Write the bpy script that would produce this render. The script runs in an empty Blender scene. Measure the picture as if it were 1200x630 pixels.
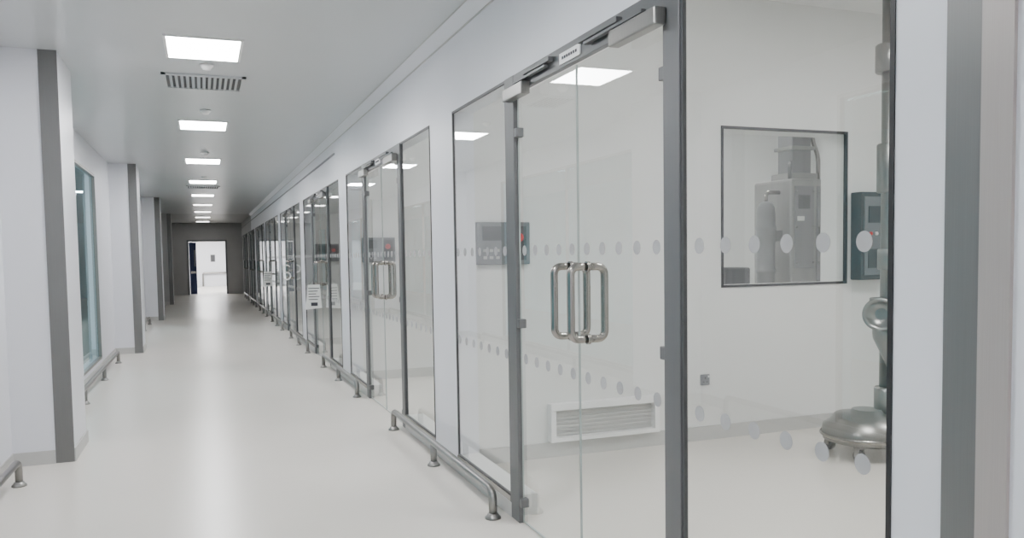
import bpy, bmesh, math
from mathutils import Vector, Matrix
S=bpy.context.scene
H=3.04
# ---------------------------------------------------------------- materials
def new_mat(n):
    m=bpy.data.materials.new(n); m.use_nodes=True
    nt=m.node_tree; b=nt.nodes['Principled BSDF']
    return m,nt,b
def paint(n,c,rough=.4,var=.02,scale=6,spec=.5,metal=0,bump=0,stretch=None,rvar=0):
    m,nt,b=new_mat(n)
    tc=nt.nodes.new('ShaderNodeTexCoord'); mp=nt.nodes.new('ShaderNodeMapping')
    nt.links.new(tc.outputs['Object'],mp.inputs[0])
    if stretch: mp.inputs['Scale'].default_value=stretch
    no=nt.nodes.new('ShaderNodeTexNoise'); no.inputs['Scale'].default_value=scale; no.inputs['Detail'].default_value=4
    nt.links.new(mp.outputs[0],no.inputs['Vector'])
    r=nt.nodes.new('ShaderNodeValToRGB')
    r.color_ramp.elements[0].position=.3; r.color_ramp.elements[1].position=.7
    r.color_ramp.elements[0].color=(*[max(0,x*(1-var)) for x in c],1)
    r.color_ramp.elements[1].color=(*[min(1,x*(1+var)) for x in c],1)
    nt.links.new(no.outputs['Fac'],r.inputs[0]); nt.links.new(r.outputs[0],b.inputs['Base Color'])
    b.inputs['Roughness'].default_value=rough; b.inputs['Metallic'].default_value=metal
    b.inputs['Specular IOR Level'].default_value=spec
    if rvar:
        mr=nt.nodes.new('ShaderNodeMapRange'); mr.inputs['To Min'].default_value=rough-rvar; mr.inputs['To Max'].default_value=rough+rvar
        nt.links.new(no.outputs['Fac'],mr.inputs['Value']); nt.links.new(mr.outputs[0],b.inputs['Roughness'])
    return m
def emis(n,c,s):
    m,nt,b=new_mat(n)
    b.inputs['Base Color'].default_value=(.9,.9,.9,1)
    b.inputs['Emission Color'].default_value=(*c,1); b.inputs['Emission Strength'].default_value=s
    return m
def glass(n,tint,f0,gc=(.96,.98,.98),pw=4.4):
    m=bpy.data.materials.new(n); m.use_nodes=True; nt=m.node_tree; nt.nodes.clear()
    o=nt.nodes.new('ShaderNodeOutputMaterial'); mx=nt.nodes.new('ShaderNodeMixShader')
    t=nt.nodes.new('ShaderNodeBsdfTransparent'); t.inputs[0].default_value=(*tint,1)
    g=nt.nodes.new('ShaderNodeBsdfGlossy'); g.inputs['Roughness'].default_value=.0; g.inputs[0].default_value=(*gc,1)
    lw=nt.nodes.new('ShaderNodeLayerWeight'); lw.inputs[0].default_value=.5
    p=nt.nodes.new('ShaderNodeMath'); p.operation='POWER'; p.inputs[1].default_value=pw
    nt.links.new(lw.outputs['Facing'],p.inputs[0])
    mr=nt.nodes.new('ShaderNodeMapRange'); mr.inputs['To Min'].default_value=f0; mr.inputs['To Max'].default_value=1
    nt.links.new(p.outputs[0],mr.inputs['Value']); nt.links.new(mr.outputs[0],mx.inputs[0])
    nt.links.new(t.outputs[0],mx.inputs[1]); nt.links.new(g.outputs[0],mx.inputs[2]); nt.links.new(mx.outputs[0],o.inputs[0])
    return m
M={}
M['wall']=paint('wall_paint',(.79,.80,.85),.36,.008,3)
M['wallw']=paint('wall_paint_warm',(.77,.775,.765),.4,.008,3)
M['aqua']=paint('wall_paint_aqua',(.45,.74,.80),.5,.02,2)
M['dark']=paint('wall_paint_dark',(.42,.42,.42),.5,.03,3)  # wall paint with the shade of the unlit far stretch in its colour
M['ceil']=paint('ceiling_paint',(.56,.58,.60),.28,.008,2)
M['ceild']=paint('ceiling_paint_dim',(.44,.45,.46),.35,.02,2)  # ceiling paint darkened to carry the far corridor's shade
M['skirt']=paint('vinyl_skirting',(.50,.50,.49),.4,.02,8)
M['frame']=paint('grey_metal_frame',(.13,.133,.138),.42,.04,12,metal=.35,stretch=(40,40,1),rvar=.03)
M['steel']=paint('brushed_stainless',(.29,.285,.275),.34,.06,10,metal=1,stretch=(30,30,1),rvar=.05)
M['polish']=paint('polished_stainless',(.34,.325,.305),.24,.05,8,metal=1)
M['guard']=paint('stainless_corner_guard',(.17,.17,.168),.42,.04,6,metal=.4,stretch=(60,60,.6),rvar=.04)
M['rose']=paint('stainless_guard_return',(.38,.345,.33),.42,.03,6,metal=.2,stretch=(60,60,.6))
M['black']=paint('black_gasket',(.012,.012,.014),.5,.1,20)
M['dgrey']=paint('dark_grey_plastic',(.06,.062,.066),.45,.05,20)
M['mgrey']=paint('mid_grey_enamel',(.17,.178,.19),.4,.04,5)
M['mach']=paint('machine_stainless',(.32,.315,.31),.38,.08,3,metal=.6,stretch=(6,6,1),rvar=.05)
M['machd']=paint('machine_panel_grey',(.19,.195,.20),.4,.05,4)
M['white']=paint('white_enamel',(.85,.85,.85),.35,.01,5)
M['slot']=paint('vent_dark',(.05,.05,.055),.6,.1,10)
M['red']=paint('red_button',(.55,.03,.03),.3,.05,10)
M['blue']=paint('blue_paint',(.015,.03,.10),.4,.05,10)
M['paper']=paint('paper_sheet',(.88,.88,.86),.7,.02,20)
M['ink']=paint('ink',(.05,.05,.06),.7,.05,20)
M['frost']=paint('frosted_vinyl_dot',(.40,.40,.41),.65,.03,20)
M['edge']=paint('glass_edge',(.36,.41,.40),.3,.05,20)
M['glass']=glass('clear_glass',(.925,.945,.938),.10)
M['glassb']=glass('blue_tint_glass',(.66,.86,.90),.08,(.80,.94,.97),5.5)
M['lamp']=emis('led_diffuser',(.99,.99,1),62)
M['lamproom']=emis('led_diffuser_room',(1,.995,.975),46)
M['lampmid']=emis('led_diffuser_mid',(1,.995,.98),18)
M['lamplow']=emis('led_diffuser_dim',(1,.98,.95),9)
M['lampfar']=emis('led_diffuser_far',(1,.99,.97),85)
def floor_mat():
    m,nt,b=new_mat('vinyl_floor')
    tc=nt.nodes.new('ShaderNodeTexCoord')
    a=nt.nodes.new('ShaderNodeTexNoise'); a.inputs['Scale'].default_value=.5; a.inputs['Detail'].default_value=2
    c=nt.nodes.new('ShaderNodeTexNoise'); c.inputs['Scale'].default_value=160; c.inputs['Detail'].default_value=2
    for x in (a,c): nt.links.new(tc.outputs['Object'],x.inputs['Vector'])
    r1=nt.nodes.new('ShaderNodeValToRGB'); r1.color_ramp.elements[0].position=.2; r1.color_ramp.elements[1].position=.8
    r1.color_ramp.elements[0].color=(.74,.70,.645,1); r1.color_ramp.elements[1].color=(.775,.735,.68,1)
    r2=nt.nodes.new('ShaderNodeValToRGB'); r2.color_ramp.elements[0].position=.3; r2.color_ramp.elements[1].position=.6
    r2.color_ramp.elements[0].color=(.95,.95,.95,1); r2.color_ramp.elements[1].color=(1,1,1,1)
    mx=nt.nodes.new('ShaderNodeMix'); mx.data_type='RGBA'; mx.blend_type='MULTIPLY'; mx.inputs['Factor'].default_value=1
    nt.links.new(a.outputs['Fac'],r1.inputs[0]); nt.links.new(c.outputs['Fac'],r2.inputs[0])
    nt.links.new(r1.outputs[0],mx.inputs['A']); nt.links.new(r2.outputs[0],mx.inputs['B'])
    nt.links.new(mx.outputs['Result'],b.inputs['Base Color'])
    b.inputs['Roughness'].default_value=.25; b.inputs['Specular IOR Level'].default_value=.45
    n2=nt.nodes.new('ShaderNodeTexNoise'); n2.inputs['Scale'].default_value=3.5; n2.inputs['Detail'].default_value=2
    nt.links.new(tc.outputs['Object'],n2.inputs['Vector'])
    bp=nt.nodes.new('ShaderNodeBump'); bp.inputs['Strength'].default_value=.25; bp.inputs['Distance'].default_value=.004
    nt.links.new(n2.outputs['Fac'],bp.inputs['Height']); nt.links.new(bp.outputs[0],b.inputs['Normal'])
    return m
M['floor']=floor_mat()
# ---------------------------------------------------------------- mesh builder
class B:
    def __init__(s): s.bm=bmesh.new(); s.m=[]
    def mi(s,k):
        if k not in s.m: s.m.append(k)
        return s.m.index(k)
    def box(s,x0,x1,y0,y1,z0,z1,k,bev=0):
        x0,x1=sorted((x0,x1)); y0,y1=sorted((y0,y1)); z0,z1=sorted((z0,z1))
        t=bmesh.new(); bmesh.ops.create_cube(t,size=1)
        for v in t.verts: v.co=Vector(((x0+x1)/2+v.co.x*(x1-x0),(y0+y1)/2+v.co.y*(y1-y0),(z0+z1)/2+v.co.z*(z1-z0)))
        if bev: bmesh.ops.bevel(t,geom=t.edges[:],offset=bev,segments=2,affect='EDGES',profile=.5)
        s.merge(t,k,False); return s
    def merge(s,t,k,smooth=False):
        i=s.mi(k); vm={}
        for v in t.verts: vm[v]=s.bm.verts.new(v.co)
        for f in t.faces:
            try: nf=s.bm.faces.new([vm[v] for v in f.verts]); nf.material_index=i; nf.smooth=smooth
            except ValueError: pass
        t.free()
    def quad(s,pts,k):
        f=s.bm.faces.new([s.bm.verts.new(p) for p in pts]); f.material_index=s.mi(k)
    def lathe(s,c,prof,k,axis='Z',n=28,cap=True):
        i=s.mi(k); c=Vector(c); rings=[]
        for r,h in prof:
            ring=[]
            for j in range(n):
                a=2*math.pi*j/n; ca,sa=math.cos(a)*r,math.sin(a)*r
                p={'Z':(ca,sa,h),'X':(h,ca,sa),'Y':(sa,h,ca)}[axis] if not isinstance(axis,Vector) else None
                if p is None:
                    q=axis.to_track_quat('Z','Y'); p=q@Vector((ca,sa,h))
                ring.append(s.bm.verts.new(c+Vector(p)))
            rings.append(ring)
        for a,b in zip(rings,rings[1:]):
            for j in range(n):
                f=s.bm.faces.new((a[j],a[(j+1)%n],b[(j+1)%n],b[j])); f.material_index=i; f.smooth=True
        if cap:
            for r in (rings[0][::-1],rings[-1]):
                f=s.bm.faces.new(r); f.material_index=i
    def tube(s,pts,r,k,n=14,cr=0,cs=6,closed=False):
        pts=[Vector(p) for p in pts]
        if cr:
            out=[]; N=len(pts)
            for j,p in enumerate(pts):
                if not closed and j in (0,N-1): out.append(p); continue
                a=(pts[j-1]-p); b=(pts[(j+1)%N]-p)
                d=min(cr,a.length*.49,b.length*.49); a=a.normalized()*d; b=b.normalized()*d
                for q in range(cs+1):
                    t=q/cs; out.append(p+a*(1-t)**2+b*t**2)
            pts=out
        i=s.mi(k); rings=[]; N=len(pts)
        T0=(pts[1]-pts[0]).normalized(); nrm=T0.orthogonal().normalized()
        for j,p in enumerate(pts):
            if closed: T=(pts[(j+1)%N]-pts[j-1]).normalized()
            elif j==0: T=T0
            elif j==N-1: T=(pts[-1]-pts[-2]).normalized()
            else: T=((pts[j+1]-p).normalized()+(p-pts[j-1]).normalized()).normalized()
            nrm=(nrm-T*nrm.dot(T)).normalized(); bn=T.cross(nrm)
            rings.append([s.bm.verts.new(p+(nrm*math.cos(2*math.pi*q/n)+bn*math.sin(2*math.pi*q/n))*r) for q in range(n)])
        pr=list(zip(rings,rings[1:]))+([(rings[-1],rings[0])] if closed else [])
        for a,b in pr:
            for q in range(n):
                f=s.bm.faces.new((a[q],a[(q+1)%n],b[(q+1)%n],b[q])); f.material_index=i; f.smooth=True
        if not closed:
            for rr in (rings[0][::-1],rings[-1]): s.bm.faces.new(rr).material_index=i
    def disc_x(s,x,y,z,r,k,n=20,th=.0008):
        s.lathe((x,y,z),[(r,-th),(r,th)],k,'X',n)
    def done(s,name,parent=None):
        bmesh.ops.recalc_face_normals(s.bm,faces=s.bm.faces[:])
        me=bpy.data.meshes.new(name); s.bm.to_mesh(me); s.bm.free()
        for k in s.m: me.materials.append(M[k])
        o=bpy.data.objects.new(name,me); S.collection.objects.link(o)
        if parent: o.parent=parent
        return o
def empty(n,loc=(0,0,0)):
    e=bpy.data.objects.new(n,None); S.collection.objects.link(e); e.empty_display_size=.1
    return e
def sbox(name,*a,**k):
    b=B(); b.box(*a,**k); return b.done(name)
# ---------------------------------------------------------------- layout constants
W=1.615; WT=.15; LX=-1.35; CX=-.95; END=37.0; Y0=-5.0
PER=4.36; B0=1.556; NB=8; ZT=2.47; ZB=.12; RH=3.5; RX=8.6
DARK=29.6  # beyond this, shade is painted into corridor walls and ceiling
# ---------------------------------------------------------------- shell
sbox('floor',-5.2,RX+.15,Y0-.15,50.2,-.1,0,'floor')
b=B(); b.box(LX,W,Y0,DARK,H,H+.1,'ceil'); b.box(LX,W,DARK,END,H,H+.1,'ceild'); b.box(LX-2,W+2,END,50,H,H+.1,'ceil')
b.done('ceiling')
sbox('ceiling_rooms',W+WT,RX,Y0,END,RH,RH+.1,'white')
sbox('ceiling_offices',-5.2,LX-.15,Y0,END,H,H+.1,'ceil')
b=B()
b.box(W,W+WT,Y0,B0,0,RH,'wall')
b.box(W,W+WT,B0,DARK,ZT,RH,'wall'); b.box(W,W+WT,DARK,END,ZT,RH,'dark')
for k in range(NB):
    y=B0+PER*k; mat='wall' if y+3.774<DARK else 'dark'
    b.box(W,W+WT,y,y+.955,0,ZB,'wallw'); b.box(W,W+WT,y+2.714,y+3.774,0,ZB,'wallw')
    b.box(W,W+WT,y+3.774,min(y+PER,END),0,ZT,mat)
b.done('wall_right')
b=B(); cols=[-.72,6.8,14.35,21.9,29.45]
yp=Y0
for c in cols:
    w0,w1=c+.75,c+5.7
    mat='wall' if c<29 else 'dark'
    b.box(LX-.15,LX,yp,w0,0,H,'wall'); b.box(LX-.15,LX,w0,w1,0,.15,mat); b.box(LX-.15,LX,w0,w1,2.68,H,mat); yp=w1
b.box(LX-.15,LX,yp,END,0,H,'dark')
b.done('wall_left')
for i,c in enumerate(cols):
    w0,w1=c+.75,c+5.7; e=empty('window_%d'%(i+2))
    b=B(); x=LX-.03
    b.quad([(x,w0,.15),(x,w1,.15),(x,w1,2.68),(x,w0,2.68)],'glassb'); b.done('pane',e)
    b=B()
    for a0,a1,z0,z1 in ((w0,w0+.03,.15,2.68),(w1-.03,w1,.15,2.68),(w0+.03,w1-.03,.15,.18),(w0+.03,w1-.03,2.65,2.68),((w0+w1)/2-.006,(w0+w1)/2+.006,.18,2.65)):
        b.box(LX-.04,LX+.004,a0,a1,z0,z1,'steel')
    b.done('frame',e)
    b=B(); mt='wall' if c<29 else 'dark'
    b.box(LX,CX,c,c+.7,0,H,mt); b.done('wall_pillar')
    b=B(); b.box(CX-.12,CX+.004,c-.006,c+.0,0.0,H,'guard'); b.done('trim_%d'%(i+1))
    b=B(); b.box(LX,CX-.12,c-.014,c,0,.10,'skirt'); b.box(CX,CX+.012,c,c+.714,0,.10,'skirt'); b.box(LX,CX,c+.7,c+.714,0,.10,'skirt'); b.done('baseboard_pillar_%d'%(i+1))
sbox('wall_back',-5.2,RX,Y0-.15,Y0,0,RH,'wall')
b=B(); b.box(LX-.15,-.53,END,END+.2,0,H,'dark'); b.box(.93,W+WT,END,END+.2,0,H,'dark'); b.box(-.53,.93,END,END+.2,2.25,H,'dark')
b.done('wall_end')
b=B(); b.box(-.60,-.53,END-.03,END,0,2.25,'mgrey'); b.box(.93,1.0,END-.03,END,0,2.25,'mgrey'); b.box(-.60,1.0,END-.03,END,2.25,2.32,'mgrey'); b.done('trim_door_end')
e=empty('door_end')
b=B(); b.box(-.52,-.24,END+.22,END+.27,.01,2.22,'blue'); b.box(-.33,-.28,END+.21,END+.22,1.2,1.9,'mgrey'); b.box(-.48,-.27,END+.19,END+.22,.9,1.0,'polish'); b.done('leaf',e)
b=B(); b.box(-3.2,-3.05,END+.2,48,0,H,'wall'); b.box(3.3,3.45,END+.2,48,0,H,'wall'); b.box(-3.2,3.45,48,48.15,0,H,'wall'); b.box(-3.2,LX-.15,END,END+.2,0,H,'wall'); b.box(W+WT,3.45,END,END+.2,0,H,'wall')
b.done('wall_lobby')
e=empty('wall_notice')
b=B(); b.box(.42,.66,47.97,48,1.35,1.75,'mgrey'); b.box(.44,.64,47.96,47.97,1.37,1.73,'slot'); b.done('board',e)
b=B(); b.tube([(-.0,47.9,.0),(-.0,47.9,.75),(2.2,47.9,.75),(2.2,47.9,0)],.05,'steel',cr=.12); b.done('lobby_handrail')
e=empty('door_side')
b=B(); b.box(LX,LX+.03,35.4,36.5,0,2.15,'mgrey'); b.box(LX+.03,LX+.045,35.47,36.43,.01,2.09,'dgrey'); b.done('leaf',e)
def partition(k):
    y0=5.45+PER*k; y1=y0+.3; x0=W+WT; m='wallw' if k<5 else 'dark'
    b=B()
    if k==0:
        wx0,wx1,z0,z1=3.87,5.12,1.22,2.48
        b.box(x0,wx0,y0,y1,0,RH,m); b.box(wx1,RX,y0,y1,0,RH,m); b.box(wx0,wx1,y0,y1,0,z0,m); b.box(wx0,wx1,y0,y1,z1,RH,m)
    else: b.box(x0,RX,y0,y1,0,RH,m)
    b.done('wall_partition_%d'%(k+1))
    b=B(); b.box(x0,RX,y0-.02,y0,0,.11,'skirt'); b.box(x0,RX,y1,y1+.02,0,.11,'skirt'); b.done('baseboard_partition_%d'%(k+1))
for k in range(7): partition(k)
sbox('wall_rooms_near',W+WT,RX,.75,.9,0,RH,'wallw')
sbox('wall_rooms_back',RX,RX+.15,Y0,END,0,RH,'wallw')
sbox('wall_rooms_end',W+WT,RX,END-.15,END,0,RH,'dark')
sbox('wall_office_back',-5.2,-5.05,Y0,END,0,H,'aqua')
sbox('wall_office_end',-5.05,LX-.15,END-.15,END,0,H,'aqua')
e=empty('window_1')
b=B(); b.quad([(3.87,5.47,1.22),(5.12,5.47,1.22),(5.12,5.47,2.48),(3.87,5.47,2.48)],'glass'); b.done('pane',e)
b=B()
for a in ((3.86,3.88,1.21,2.49),(5.11,5.13,1.21,2.49),(3.88,5.11,1.21,1.23),(3.88,5.11,2.47,2.49)):
    b.box(a[0],a[1],5.44,5.47,a[2],a[3],'black')
b.done('gasket_frame',e)
b=B(); b.box(W-.012,W,Y0,B0,0,.1,'skirt')
for k in range(NB):
    y=B0+PER*k; b.box(W-.012,W,y,y+.955,0,.085,'skirt'); b.box(W-.012,W,y+2.72,min(y+PER,END),0,.085,'skirt')
b.done('baseboard_right')
b=B(); b.box(LX,LX+.012,Y0,END,0,.1,'skirt'); b.done('baseboard_left')
b=B(); b.quad([(W-.07,Y0,H),(W-.07,DARK,H),(W,DARK,H-.07),(W,Y0,H-.07)],'wall'); b.box(W-.075,W-.068,Y0,DARK,H-.004,H,'skirt'); b.box(W-.006,W,Y0,DARK,H-.082,H-.072,'skirt')
b.done('trim_coving')
b=B(); b.box(W-.012,W,10.5,36.5,2.80,2.825,'mgrey',.003); b.done('trim_cable_cover')
b=B(); b.box(W-.006,W,1.311,1.404,.0,H-.08,'guard'); b.box(W-.010,W,1.235,1.311,0,H-.08,'rose'); b.done('trim_guard')
# ---------------------------------------------------------------- glazed bays
def handle(b,x,y,z,sgn):
    l=.165; d=.085*sgn
    b.tube([(x,y,z-l),(x+d,y,z-l),(x+d,y,z+l),(x,y,z+l)],.018,'polish',n=16,cr=.06,cs=8)
    for zz in (z-l,z+l): b.lathe((x,y,zz),[(.024,0),(.024,.008*sgn)],'polish','X',20)
def bay(k):
    y=B0+PER*k
    xf0,xf1=W-.010,W+.022; gx=W+.016
    for n,(a,c) in enumerate(((y,y+.958),(y+2.735,y+3.774))):
        e=empty('window_%d'%(10+k*2+n))
        b=B(); b.quad([(W+.005,a,ZB),(W+.005,c,ZB),(W+.005,c,ZT),(W+.005,a,ZT)],'glass'); b.done('pane',e)
        b=B(); t=.015
        x0,x1=W-.004,W+.008
        b.box(x0,x1,a,a+t,ZB,ZT,'black'); b.box(x0,x1,c-t,c,ZB,ZT,'dgrey')
        b.box(x0,x1,a+t,c-t,ZT-t,ZT,'dgrey'); b.box(x0,x1,a+t,c-t,ZB,ZB+t*.6,'dgrey')
        b.box(W-.010,W,a,c,ZB-.035,ZB,'polish')
        b.done('frame',e)
        if k<5:
            b=B(); m=int((c-a-.06)//.151); st=a+(c-a-.151*m)/2
            for j in range(m+1):
                for z in (1.52,.93): b.disc_x(W+.004,st+.151*j,z,.028,'frost',18,.0006)
            b.done('manifestation_dots',e)
    e=empty('door_%d'%(k+1))
    p0,p1,p2,p3=y+.958,y+1.068,y+2.60,y+2.735
    b=B()
    b.box(xf0,xf1,p0,p1,0,ZT,'frame',.003); b.box(xf0,xf1,p2,p3,0,ZT,'frame',.003); b.box(xf0+.001,xf1-.001,p1,p2,ZT-.10,ZT-.001,'frame',.003)
    b.done('frame',e)
    mid=y+1.853
    for n,(a,c) in enumerate(((p1+.006,mid-.003),(mid+.003,p2-.006))):
        b=B(); b.quad([(gx,a,.012),(gx,c,.012),(gx,c,ZT-.108),(gx,a,ZT-.108)],'glass'); b.done('leaf_glass_%d'%(n+1),e)
        b=B()
        for q in (a,c): b.box(gx-.004,gx+.004,q-.0012,q+.0012,.012,ZT-.108,'edge')
        b.box(gx-.005,gx+.005,a,c,.008,.014,'edge')
        hy=a if n==0 else c
        s=1 if n==0 else -1
        for z in (.12,1.12,2.16):
            b.box(gx-.024,gx+.02,hy-.012*s,hy+.03*s,z-.025,z+.025,'frame',.004)
        b.done('leaf_fittings_%d'%(n+1),e)
        if k<5:
            b=B()
            st=(a+c)/2-.151*2
            for j in range(5):
                for z in (1.52,.93): b.disc_x(gx-.001,st+.151*j,z,.028,'frost',18,.0008)
            b.done('dots_%d'%(n+1),e)
        hh=B(); hy2=mid+(.092 if n else -.092)
        handle(hh,gx,hy2,1.275,-1); handle(hh,gx,hy2,1.275,1); hh.done('pull_handle_%d'%(n+1),e)
    b=B()
    b.box(W-.062,W-.011,p1-.03,p1+.33,ZT-.145,ZT-.080,'steel',.006)
    b.box(W-.058,W-.02,p1+.33,p1+.334,ZT-.13,ZT-.085,'dgrey')
    b.box(W-.04,W-.02,p1+.1,p1+.60,ZT-.066,ZT-.054,'frame'); b.box(W-.040,W-.011,p1+.30,p1+.66,ZT-.048,ZT-.026,'frame',.003)
    b.box(W-.062,W-.011,p2-.25,p2+.03,ZT-.145,ZT-.080,'steel',.006)
    b.box(W-.04,W-.02,p2-.50,p2-.08,ZT-.066,ZT-.054,'frame'); b.box(W-.040,W-.011,p2-.55,p2-.22,ZT-.048,ZT-.026,'frame',.003)
    b.done('door_closer',e)
    b=B(); b.box(W-.016,W-.010,mid-.10,mid+.12,ZT-.085,ZT-.035,'white')
    for j in range(7): b.box(W-.0175,W-.016,mid-.07+j*.024,mid-.054+j*.024,ZT-.066,ZT-.053,'ink')
    b.done('name_label',e)
for k in range(NB): bay(k)
# ---------------------------------------------------------------- bumper rails
def rail(x,ya,yb,posts):
    b=B(); r=.024; zc=.165
    b.tube([(x,ya,0.01),(x,ya,zc),(x,yb,zc),(x,yb,0.01)],r,'steel',n=18,cr=.07,cs=8)
    for p in posts: b.tube([(x,p,.01),(x,p,zc-.005)],r*.95,'steel',n=18)
    for p in [ya,yb]+posts: b.lathe((x,p,0),[(.046,0),(.046,.010),(.036,.018),(.03,.03),(.025,.032)],'steel')
    return b.done('floor_bumper_rail')
for k in range(-1,NB-1):
    a=4.30+PER*k; rail(1.5,a,a+2.57,[a+1.27])
for c in cols:
    a,z=c+.95,c+6.3
    if c<0: z=6.2
    if c>29: break
    rail(-1.2,a,z,[z-1.8,z-3.6])
rail(-1.2,-4.6,-.95,[-2.8])
# ---------------------------------------------------------------- ceiling lights
def light(name,x,y,z,s,mat,sy=None):
    b=B(); h=s/2; g=(sy or s)/2
    b.box(x-h-.02,x+h+.02,y-g-.02,y-g,z-.012,z,'white'); b.box(x-h-.02,x+h+.02,y+g,y+g+.02,z-.012,z,'white')
    b.box(x-h-.02,x-h,y-g,y+g,z-.012,z,'white'); b.box(x+h,x+h+.02,y-g,y+g,z-.012,z,'white')
    b.box(x-h,x+h,y-g,y+g,z-.011,z-.002,mat)
    return b.done(name)
LYS=[6.42+3.63*i for i in range(-3,9)]
for y in LYS:
    m='lamp' if y<19 else ('lampmid' if y<23 else 'lamplow')
    if y<END-1: light('ceiling_light',.06,y,H,.49,m,.62)
for k in range(0,6):
    yc = 3.0 if k==0 else 5.75+PER*(k-1)+2.03
    for x in (3.2,6.3): light('ceiling_light',x,yc,RH,.7,'lamproom' if k<2 else ('lampmid' if k<4 else 'lamplow'))
for y in (-1.,6.1,13.1,20.2): light('ceiling_light',-2.5,y,H,.53,'lamp')
for x,y in ((0.2,39.5),(0.2,42.5),(.2,45.5)): light('ceiling_light',x,y,H,.9,'lampfar')
for y in (6.95,9.05,12.6,16.3):
    b=B(); b.lathe((.08,y,H),[(.055,0),(.055,-.012),(.042,-.022),(.03,-.04),(.012,-.045)],'white'); b.done('smoke_detector')
def diffuser(y):
    b=B(); x0,x1,y0,y1=-.27,.40,y-.3,y+.3; z=H
    b.box(x0+.02,x1-.02,y0+.02,y1-.02,z-.004,z-.001,'slot')
    b.box(x0,x1,y0,y0+.035,z-.016,z,'ceil'); b.box(x0,x1,y1-.035,y1,z-.016,z,'ceil'); b.box(x0,x0+.035,y0,y1,z-.016,z,'ceil'); b.box(x1-.035,x1,y0,y1,z-.016,z,'ceil')
    n=13
    for i in range(n):
        x=x0+.05+(x1-x0-.1)*(i+.5)/n
        t=bmesh.new(); bmesh.ops.create_cube(t,size=1)
        R=Matrix.Rotation(math.radians(35 if i<n/2 else -35),4,'Y')
        for v in t.verts:
            p=R@Vector((v.co.x*.028,0,v.co.z*.003)); v.co=Vector((x+p.x,y+v.co.y*.53,z-.012+p.z))
        b.merge(t,'ceil')
    return b.done('ceiling_air_diffuser')
diffuser(7.62); diffuser(18.6)
# ---------------------------------------------------------------- things in the rooms
e=empty('return_air_grille')
b=B(); x0,x1,z0,z1,y=2.34,3.25,.12,.40,5.45
b.box(x0,x1,y-.07,y,z1-.05,z1,'white',.004); b.box(x0,x1,y-.07,y,z0,z0+.03,'white'); b.box(x0,x0+.04,y-.07,y,z0+.03,z1-.05,'white'); b.box(x1-.04,x1,y-.07,y,z0+.03,z1-.05,'white')
b.done('housing',e)
b=B(); b.box(x0+.04,x1-.04,y-.012,y-.004,z0+.03,z1-.05,'skirt')
for i in range(6): b.box(x0+.04,x1-.04,y-.03,y-.026,z0+.045+i*.03,z0+.052+i*.03,'skirt')
b.done('louvres',e)
for k in range(3):
    y=5.45+PER*k; e=empty('room_control_panel')
    b=B(); b.box(1.80,2.2,y-.05,y,1.43,1.73,'mgrey',.006); b.done('case',e)
    b=B()
    b.box(1.84,1.98,y-.053,y-.05,1.60,1.70,'dgrey')
    for i in range(3):
        for j in range(2): b.box(1.845+i*.047,1.870+i*.047,y-.056,y-.05,1.47+j*.05,1.49+j*.05,'skirt')
    b.box(2.04,2.17,y-.053,y-.05,1.46,1.70,'dgrey')
    b.lathe((2.105,y-.05,1.62),[(.018,0),(.018,-.02),(.032,-.022),(.032,-.036),(.024,-.04)],'red','Y')
    b.done('buttons',e)
e=empty('wall_socket')
b=B(); b.box(3.66,3.745,5.438,5.45,.44,.525,'mgrey',.004); b.done('plate',e)
b=B(); b.box(3.698,3.707,5.435,5.438,.49,.506,'ink'); b.box(3.68,3.692,5.435,5.438,.462,.47,'ink'); b.box(3.713,3.725,5.435,5.438,.462,.47,'ink'); b.box(3.727,3.737,5.433,5.438,.50,.515,'white'); b.done('sockets',e)
e=empty('control_cabinet')
b=B(); b.box(5.17,5.5,5.33,5.45,1.24,1.98,'dgrey',.008); b.done('body',e)
b=B(); b.box(5.20,5.47,5.32,5.33,1.28,1.94,'mgrey',.004); b.box(5.24,5.40,5.314,5.32,1.72,1.86,'slot'); b.lathe((5.44,5.32,1.55),[(.012,0),(.012,-.02)],'polish','Y')
for i in range(3): b.lathe((5.26+i*.06,5.32,1.63),[(.015,0),(.015,-.015),(.008,-.02)],['red','white','slot'][i],'Y')
b.box(5.24,5.40,5.316,5.32,1.34,1.5,'dgrey'); b.done('door',e)
e=empty('mobile_post_hoist')
cx,cy=4.62,4.5
b=B(); b.lathe((cx-.14,cy+.05,0),[(.24,.10),(.30,.12),(.31,.16),(.30,.22),(.25,.26),(.22,.30),(.12,.31),(.10,.34)],'steel',n=40)
b.lathe((cx-.14,cy+.05,0),[(.315,.145),(.322,.152),(.322,.162),(.315,.17)],'polish',n=40,cap=False)
b.done('base_drum',e)
b=B()
for dx,dy in ((-.25,-.1),(.2,-.3),(.1,.3),(-.15,.3)):
    X,Y=cx-.1+dx,cy+dy
    b.lathe((X-.018,Y,.045),[(.02,0),(.045,.003),(.045,.033),(.02,.036)],'dgrey','X',24); b.box(X-.03,X-.022,Y-.02,Y+.02,.04,.11,'steel'); b.box(X+.022,X+.03,Y-.02,Y+.02,.04,.11,'steel'); b.box(X-.03,X+.03,Y-.03,Y+.03,.10,.13,'steel',.004)
b.done('castors',e)
b=B(); b.lathe((cx,cy,0),[(.055,.25),(.055,3.49)],'steel',n=28)
for z0,z1,r in ((.32,.5,.09),(1.35,1.5,.075),(2.75,2.95,.10),(1.9,2.25,.085),(3.42,3.49,.14)): b.lathe((cx,cy,0),[(r*.9,z0),(r,z0+.01),(r,z1-.01),(r*.9,z1)],'steel',n=28)
b.box(cx+.05,cx+.17,cy-.06,cy+.06,.9,2.7,'steel',.01); b.done('column',e)
b=B()
ax=Vector((-.82,-.57,.03)).normalized(); c=Vector((cx-.02,cy-.02,1.04))
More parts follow.
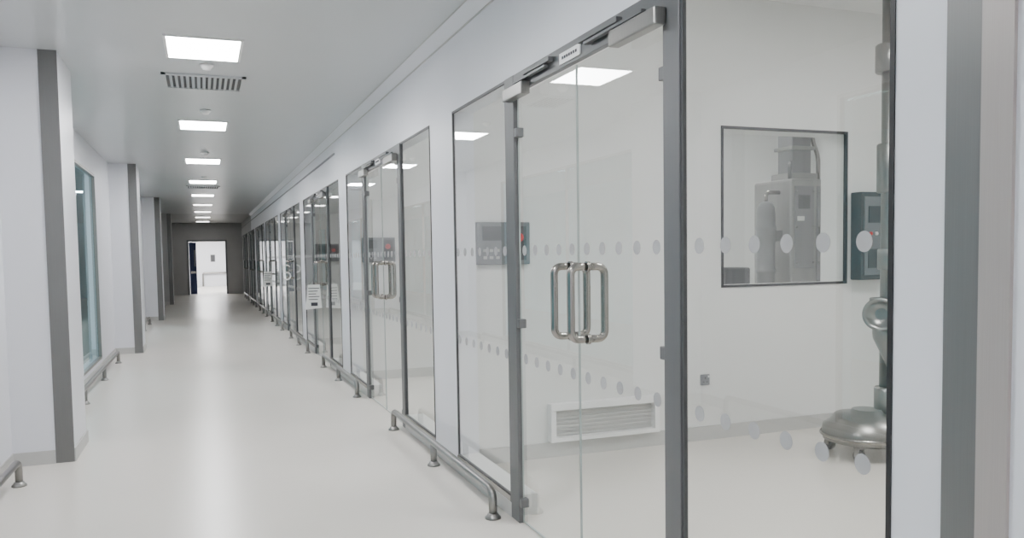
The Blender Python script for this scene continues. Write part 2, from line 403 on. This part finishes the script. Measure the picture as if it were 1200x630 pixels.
b.lathe(c,[(.072,-.02),(.072,.22),(.085,.25),(.115,.27),(.115,.31),(.098,.315),(.085,.29),(.04,.26)],'steel',ax,n=32)
b.box(cx-.1,cx+.1,cy-.08,cy+.08,.93,1.15,'steel',.01)
b.done('discharge_port',e)
b=B(); b.lathe((cx-.05,cy-.08,0),[(.03,.66),(.045,.70),(.12,.86),(.125,.90),(.125,.93),(.11,.95)],'steel',n=32); b.tube([(cx-.05,cy-.08,.7),(cx-.05,cy-.08,.5),(cx,cy,.42)],.025,'polish',cr=.08); b.done('hopper_cone',e)
b=B(); b.tube([(cx+.16,cy-.1,.5),(cx+.2,cy-.2,1.2),(cx+.15,cy-.15,1.9),(cx+.1,cy,2.6)],.018,'dgrey',cr=.3); b.done('hose',e)
e=empty('tablet_press_machine')
mx,my=6.25,7.5
b=B(); b.box(mx-.24,mx+.36,my-.3,my+.35,.12,2.28,'mach',.03); b.box(mx-.33,mx+.41,my-.35,my+.4,.04,.14,'dgrey',.01); b.done('cabinet',e)
b=B(); b.box(mx-.2,mx+.06,my-.315,my-.3,1.30,2.2,'machd',.006); b.box(mx-.16,mx-.0,my-.32,my-.314,1.95,2.1,'slot',.004); b.box(mx+.1,mx+.32,my-.315,my-.3,.4,2.2,'machd',.006)
b.box(mx-.17,mx-.08,my-.322,my-.315,1.82,1.87,'paper'); b.box(mx+.12,mx+.135,my-.34,my-.315,1.5,1.75,'polish',.003)
for z in (1.36,1.75,2.14):
    for x in (mx-.18,mx+.04,mx+.12,mx+.30): b.lathe((x,my-.315,z),[(.009,0),(.009,-.008)],'polish','Y',10)
b.done('panel',e)
b=B(); b.box(mx-.06,mx+.20,my-.1,my+.15,2.30,RH,'machd',.01); b.box(mx-.12,mx+.26,my-.14,my+.19,2.28,2.36,'mach',.006); b.box(mx-.09,mx+.23,my-.13,my+.18,2.62,2.66,'mach',.006)
b.tube([(mx+.30,my-.1,2.28),(mx+.30,my-.1,2.55),(mx+.30,my+.0,2.75),(mx+.32,my+.0,RH)],.025,'polish',cr=.08); b.tube([(mx-.18,my-.2,2.26),(mx-.18,my-.2,2.42),(mx-.06,my-.05,2.48)],.02,'dgrey',cr=.06); b.done('riser_duct',e)
b=B(); b.lathe((mx-.42,my-.1,0),[(.1,.03),(.1,1.25),(.112,1.26),(.112,1.29),(.1,1.30),(.1,1.72),(.112,1.73),(.112,1.76),(.1,1.77),(.1,1.9),(.095,1.97),(.07,2.02),(.03,2.04)],'machd',n=28); b.box(mx-.42,mx-.22,my-.16,my-.04,1.6,1.72,'steel'); b.tube([(mx-.42,my-.1,2.03),(mx-.42,my-.1,2.14),(mx-.2,my-.1,2.14)],.022,'polish',cr=.05); b.done('side_cylinder',e)
b=B(); b.box(mx-.95,mx-.62,my-.1,my+.25,.75,1.32,'dgrey',.02); b.box(mx-.9,mx-.67,my-.05,my+.2,.02,.75,'steel',.01); b.done('infeed_unit',e)
def notice(y,x,z0,z1,w):
    e=empty('hanging_notice')
    b=B(); b.quad([(x-w*.55,y,z0-.02),(x+w*.45,y,z0),(x+w*.36,y,z1),(x-w*.36,y,z1)],'paper'); b.tube([(x-w*.3,y,z1),(x,y,z1+.09),(x+w*.3,y,z1)],.002,'ink',n=6); b.done('sheet',e)
    b=B()
    for j in range(5): b.box(x-w*.34,x+w*(.32-.1*(j%3)),y-.003,y-.001,z1-.06-j*.04,z1-.05-j*.04,'ink')
    b.box(x-w*.2,x+w*.2,y-.003,y-.001,z0+.03,z0+.08,'ink')
    b.done('printed_lines',e)
notice(B0+PER*2+1.72,W-.12,.77,1.11,.235); notice(B0+PER*4+1.72,W-.13,.82,1.18,.25)
yy=B0+PER*3+1.70; xx=W-.09
b=B()
pts=[]
for i in range(25):
    t=i/24
    a=math.radians(30+240*t*2) if t<=.5 else math.radians(90-240*(t-.5)*2)
    czz=1.29 if t<=.5 else 1.15
    pts.append((xx+.07*math.cos(a),yy,czz+.07*math.sin(a)))
b.tube(pts,.014,'white'); b.done('door_hook_sign')  # white S-shaped tube added to stand for glare on a door handle
# ---------------------------------------------------------------- world + camera
w=bpy.data.worlds.new('World'); S.world=w; w.use_nodes=True
w.node_tree.nodes['Background'].inputs[0].default_value=(.8,.86,.95,1); w.node_tree.nodes['Background'].inputs[1].default_value=.5
psi=math.radians(20.83); th=math.radians(3.13); r=.0155
Fh=Vector((math.sin(psi),math.cos(psi),0)); fwd=Fh*math.cos(th)-Vector((0,0,1))*math.sin(th)
r0=Vector((math.cos(psi),-math.sin(psi),0)); up0=r0.cross(fwd)
xc=(r0-up0*r).normalized(); yc=(up0+r0*r).normalized(); zc=-fwd
cd=bpy.data.cameras.new('camera'); cam=bpy.data.objects.new('camera',cd); S.collection.objects.link(cam)
m=Matrix((xc,yc,zc)).transposed().to_4x4(); m.translation=Vector((0,0,1.5)); cam.matrix_world=m
cd.sensor_width=36; cd.lens=28.5; cd.shift_y=35/1200; cd.clip_start=.02; cd.clip_end=200
S.camera=cam
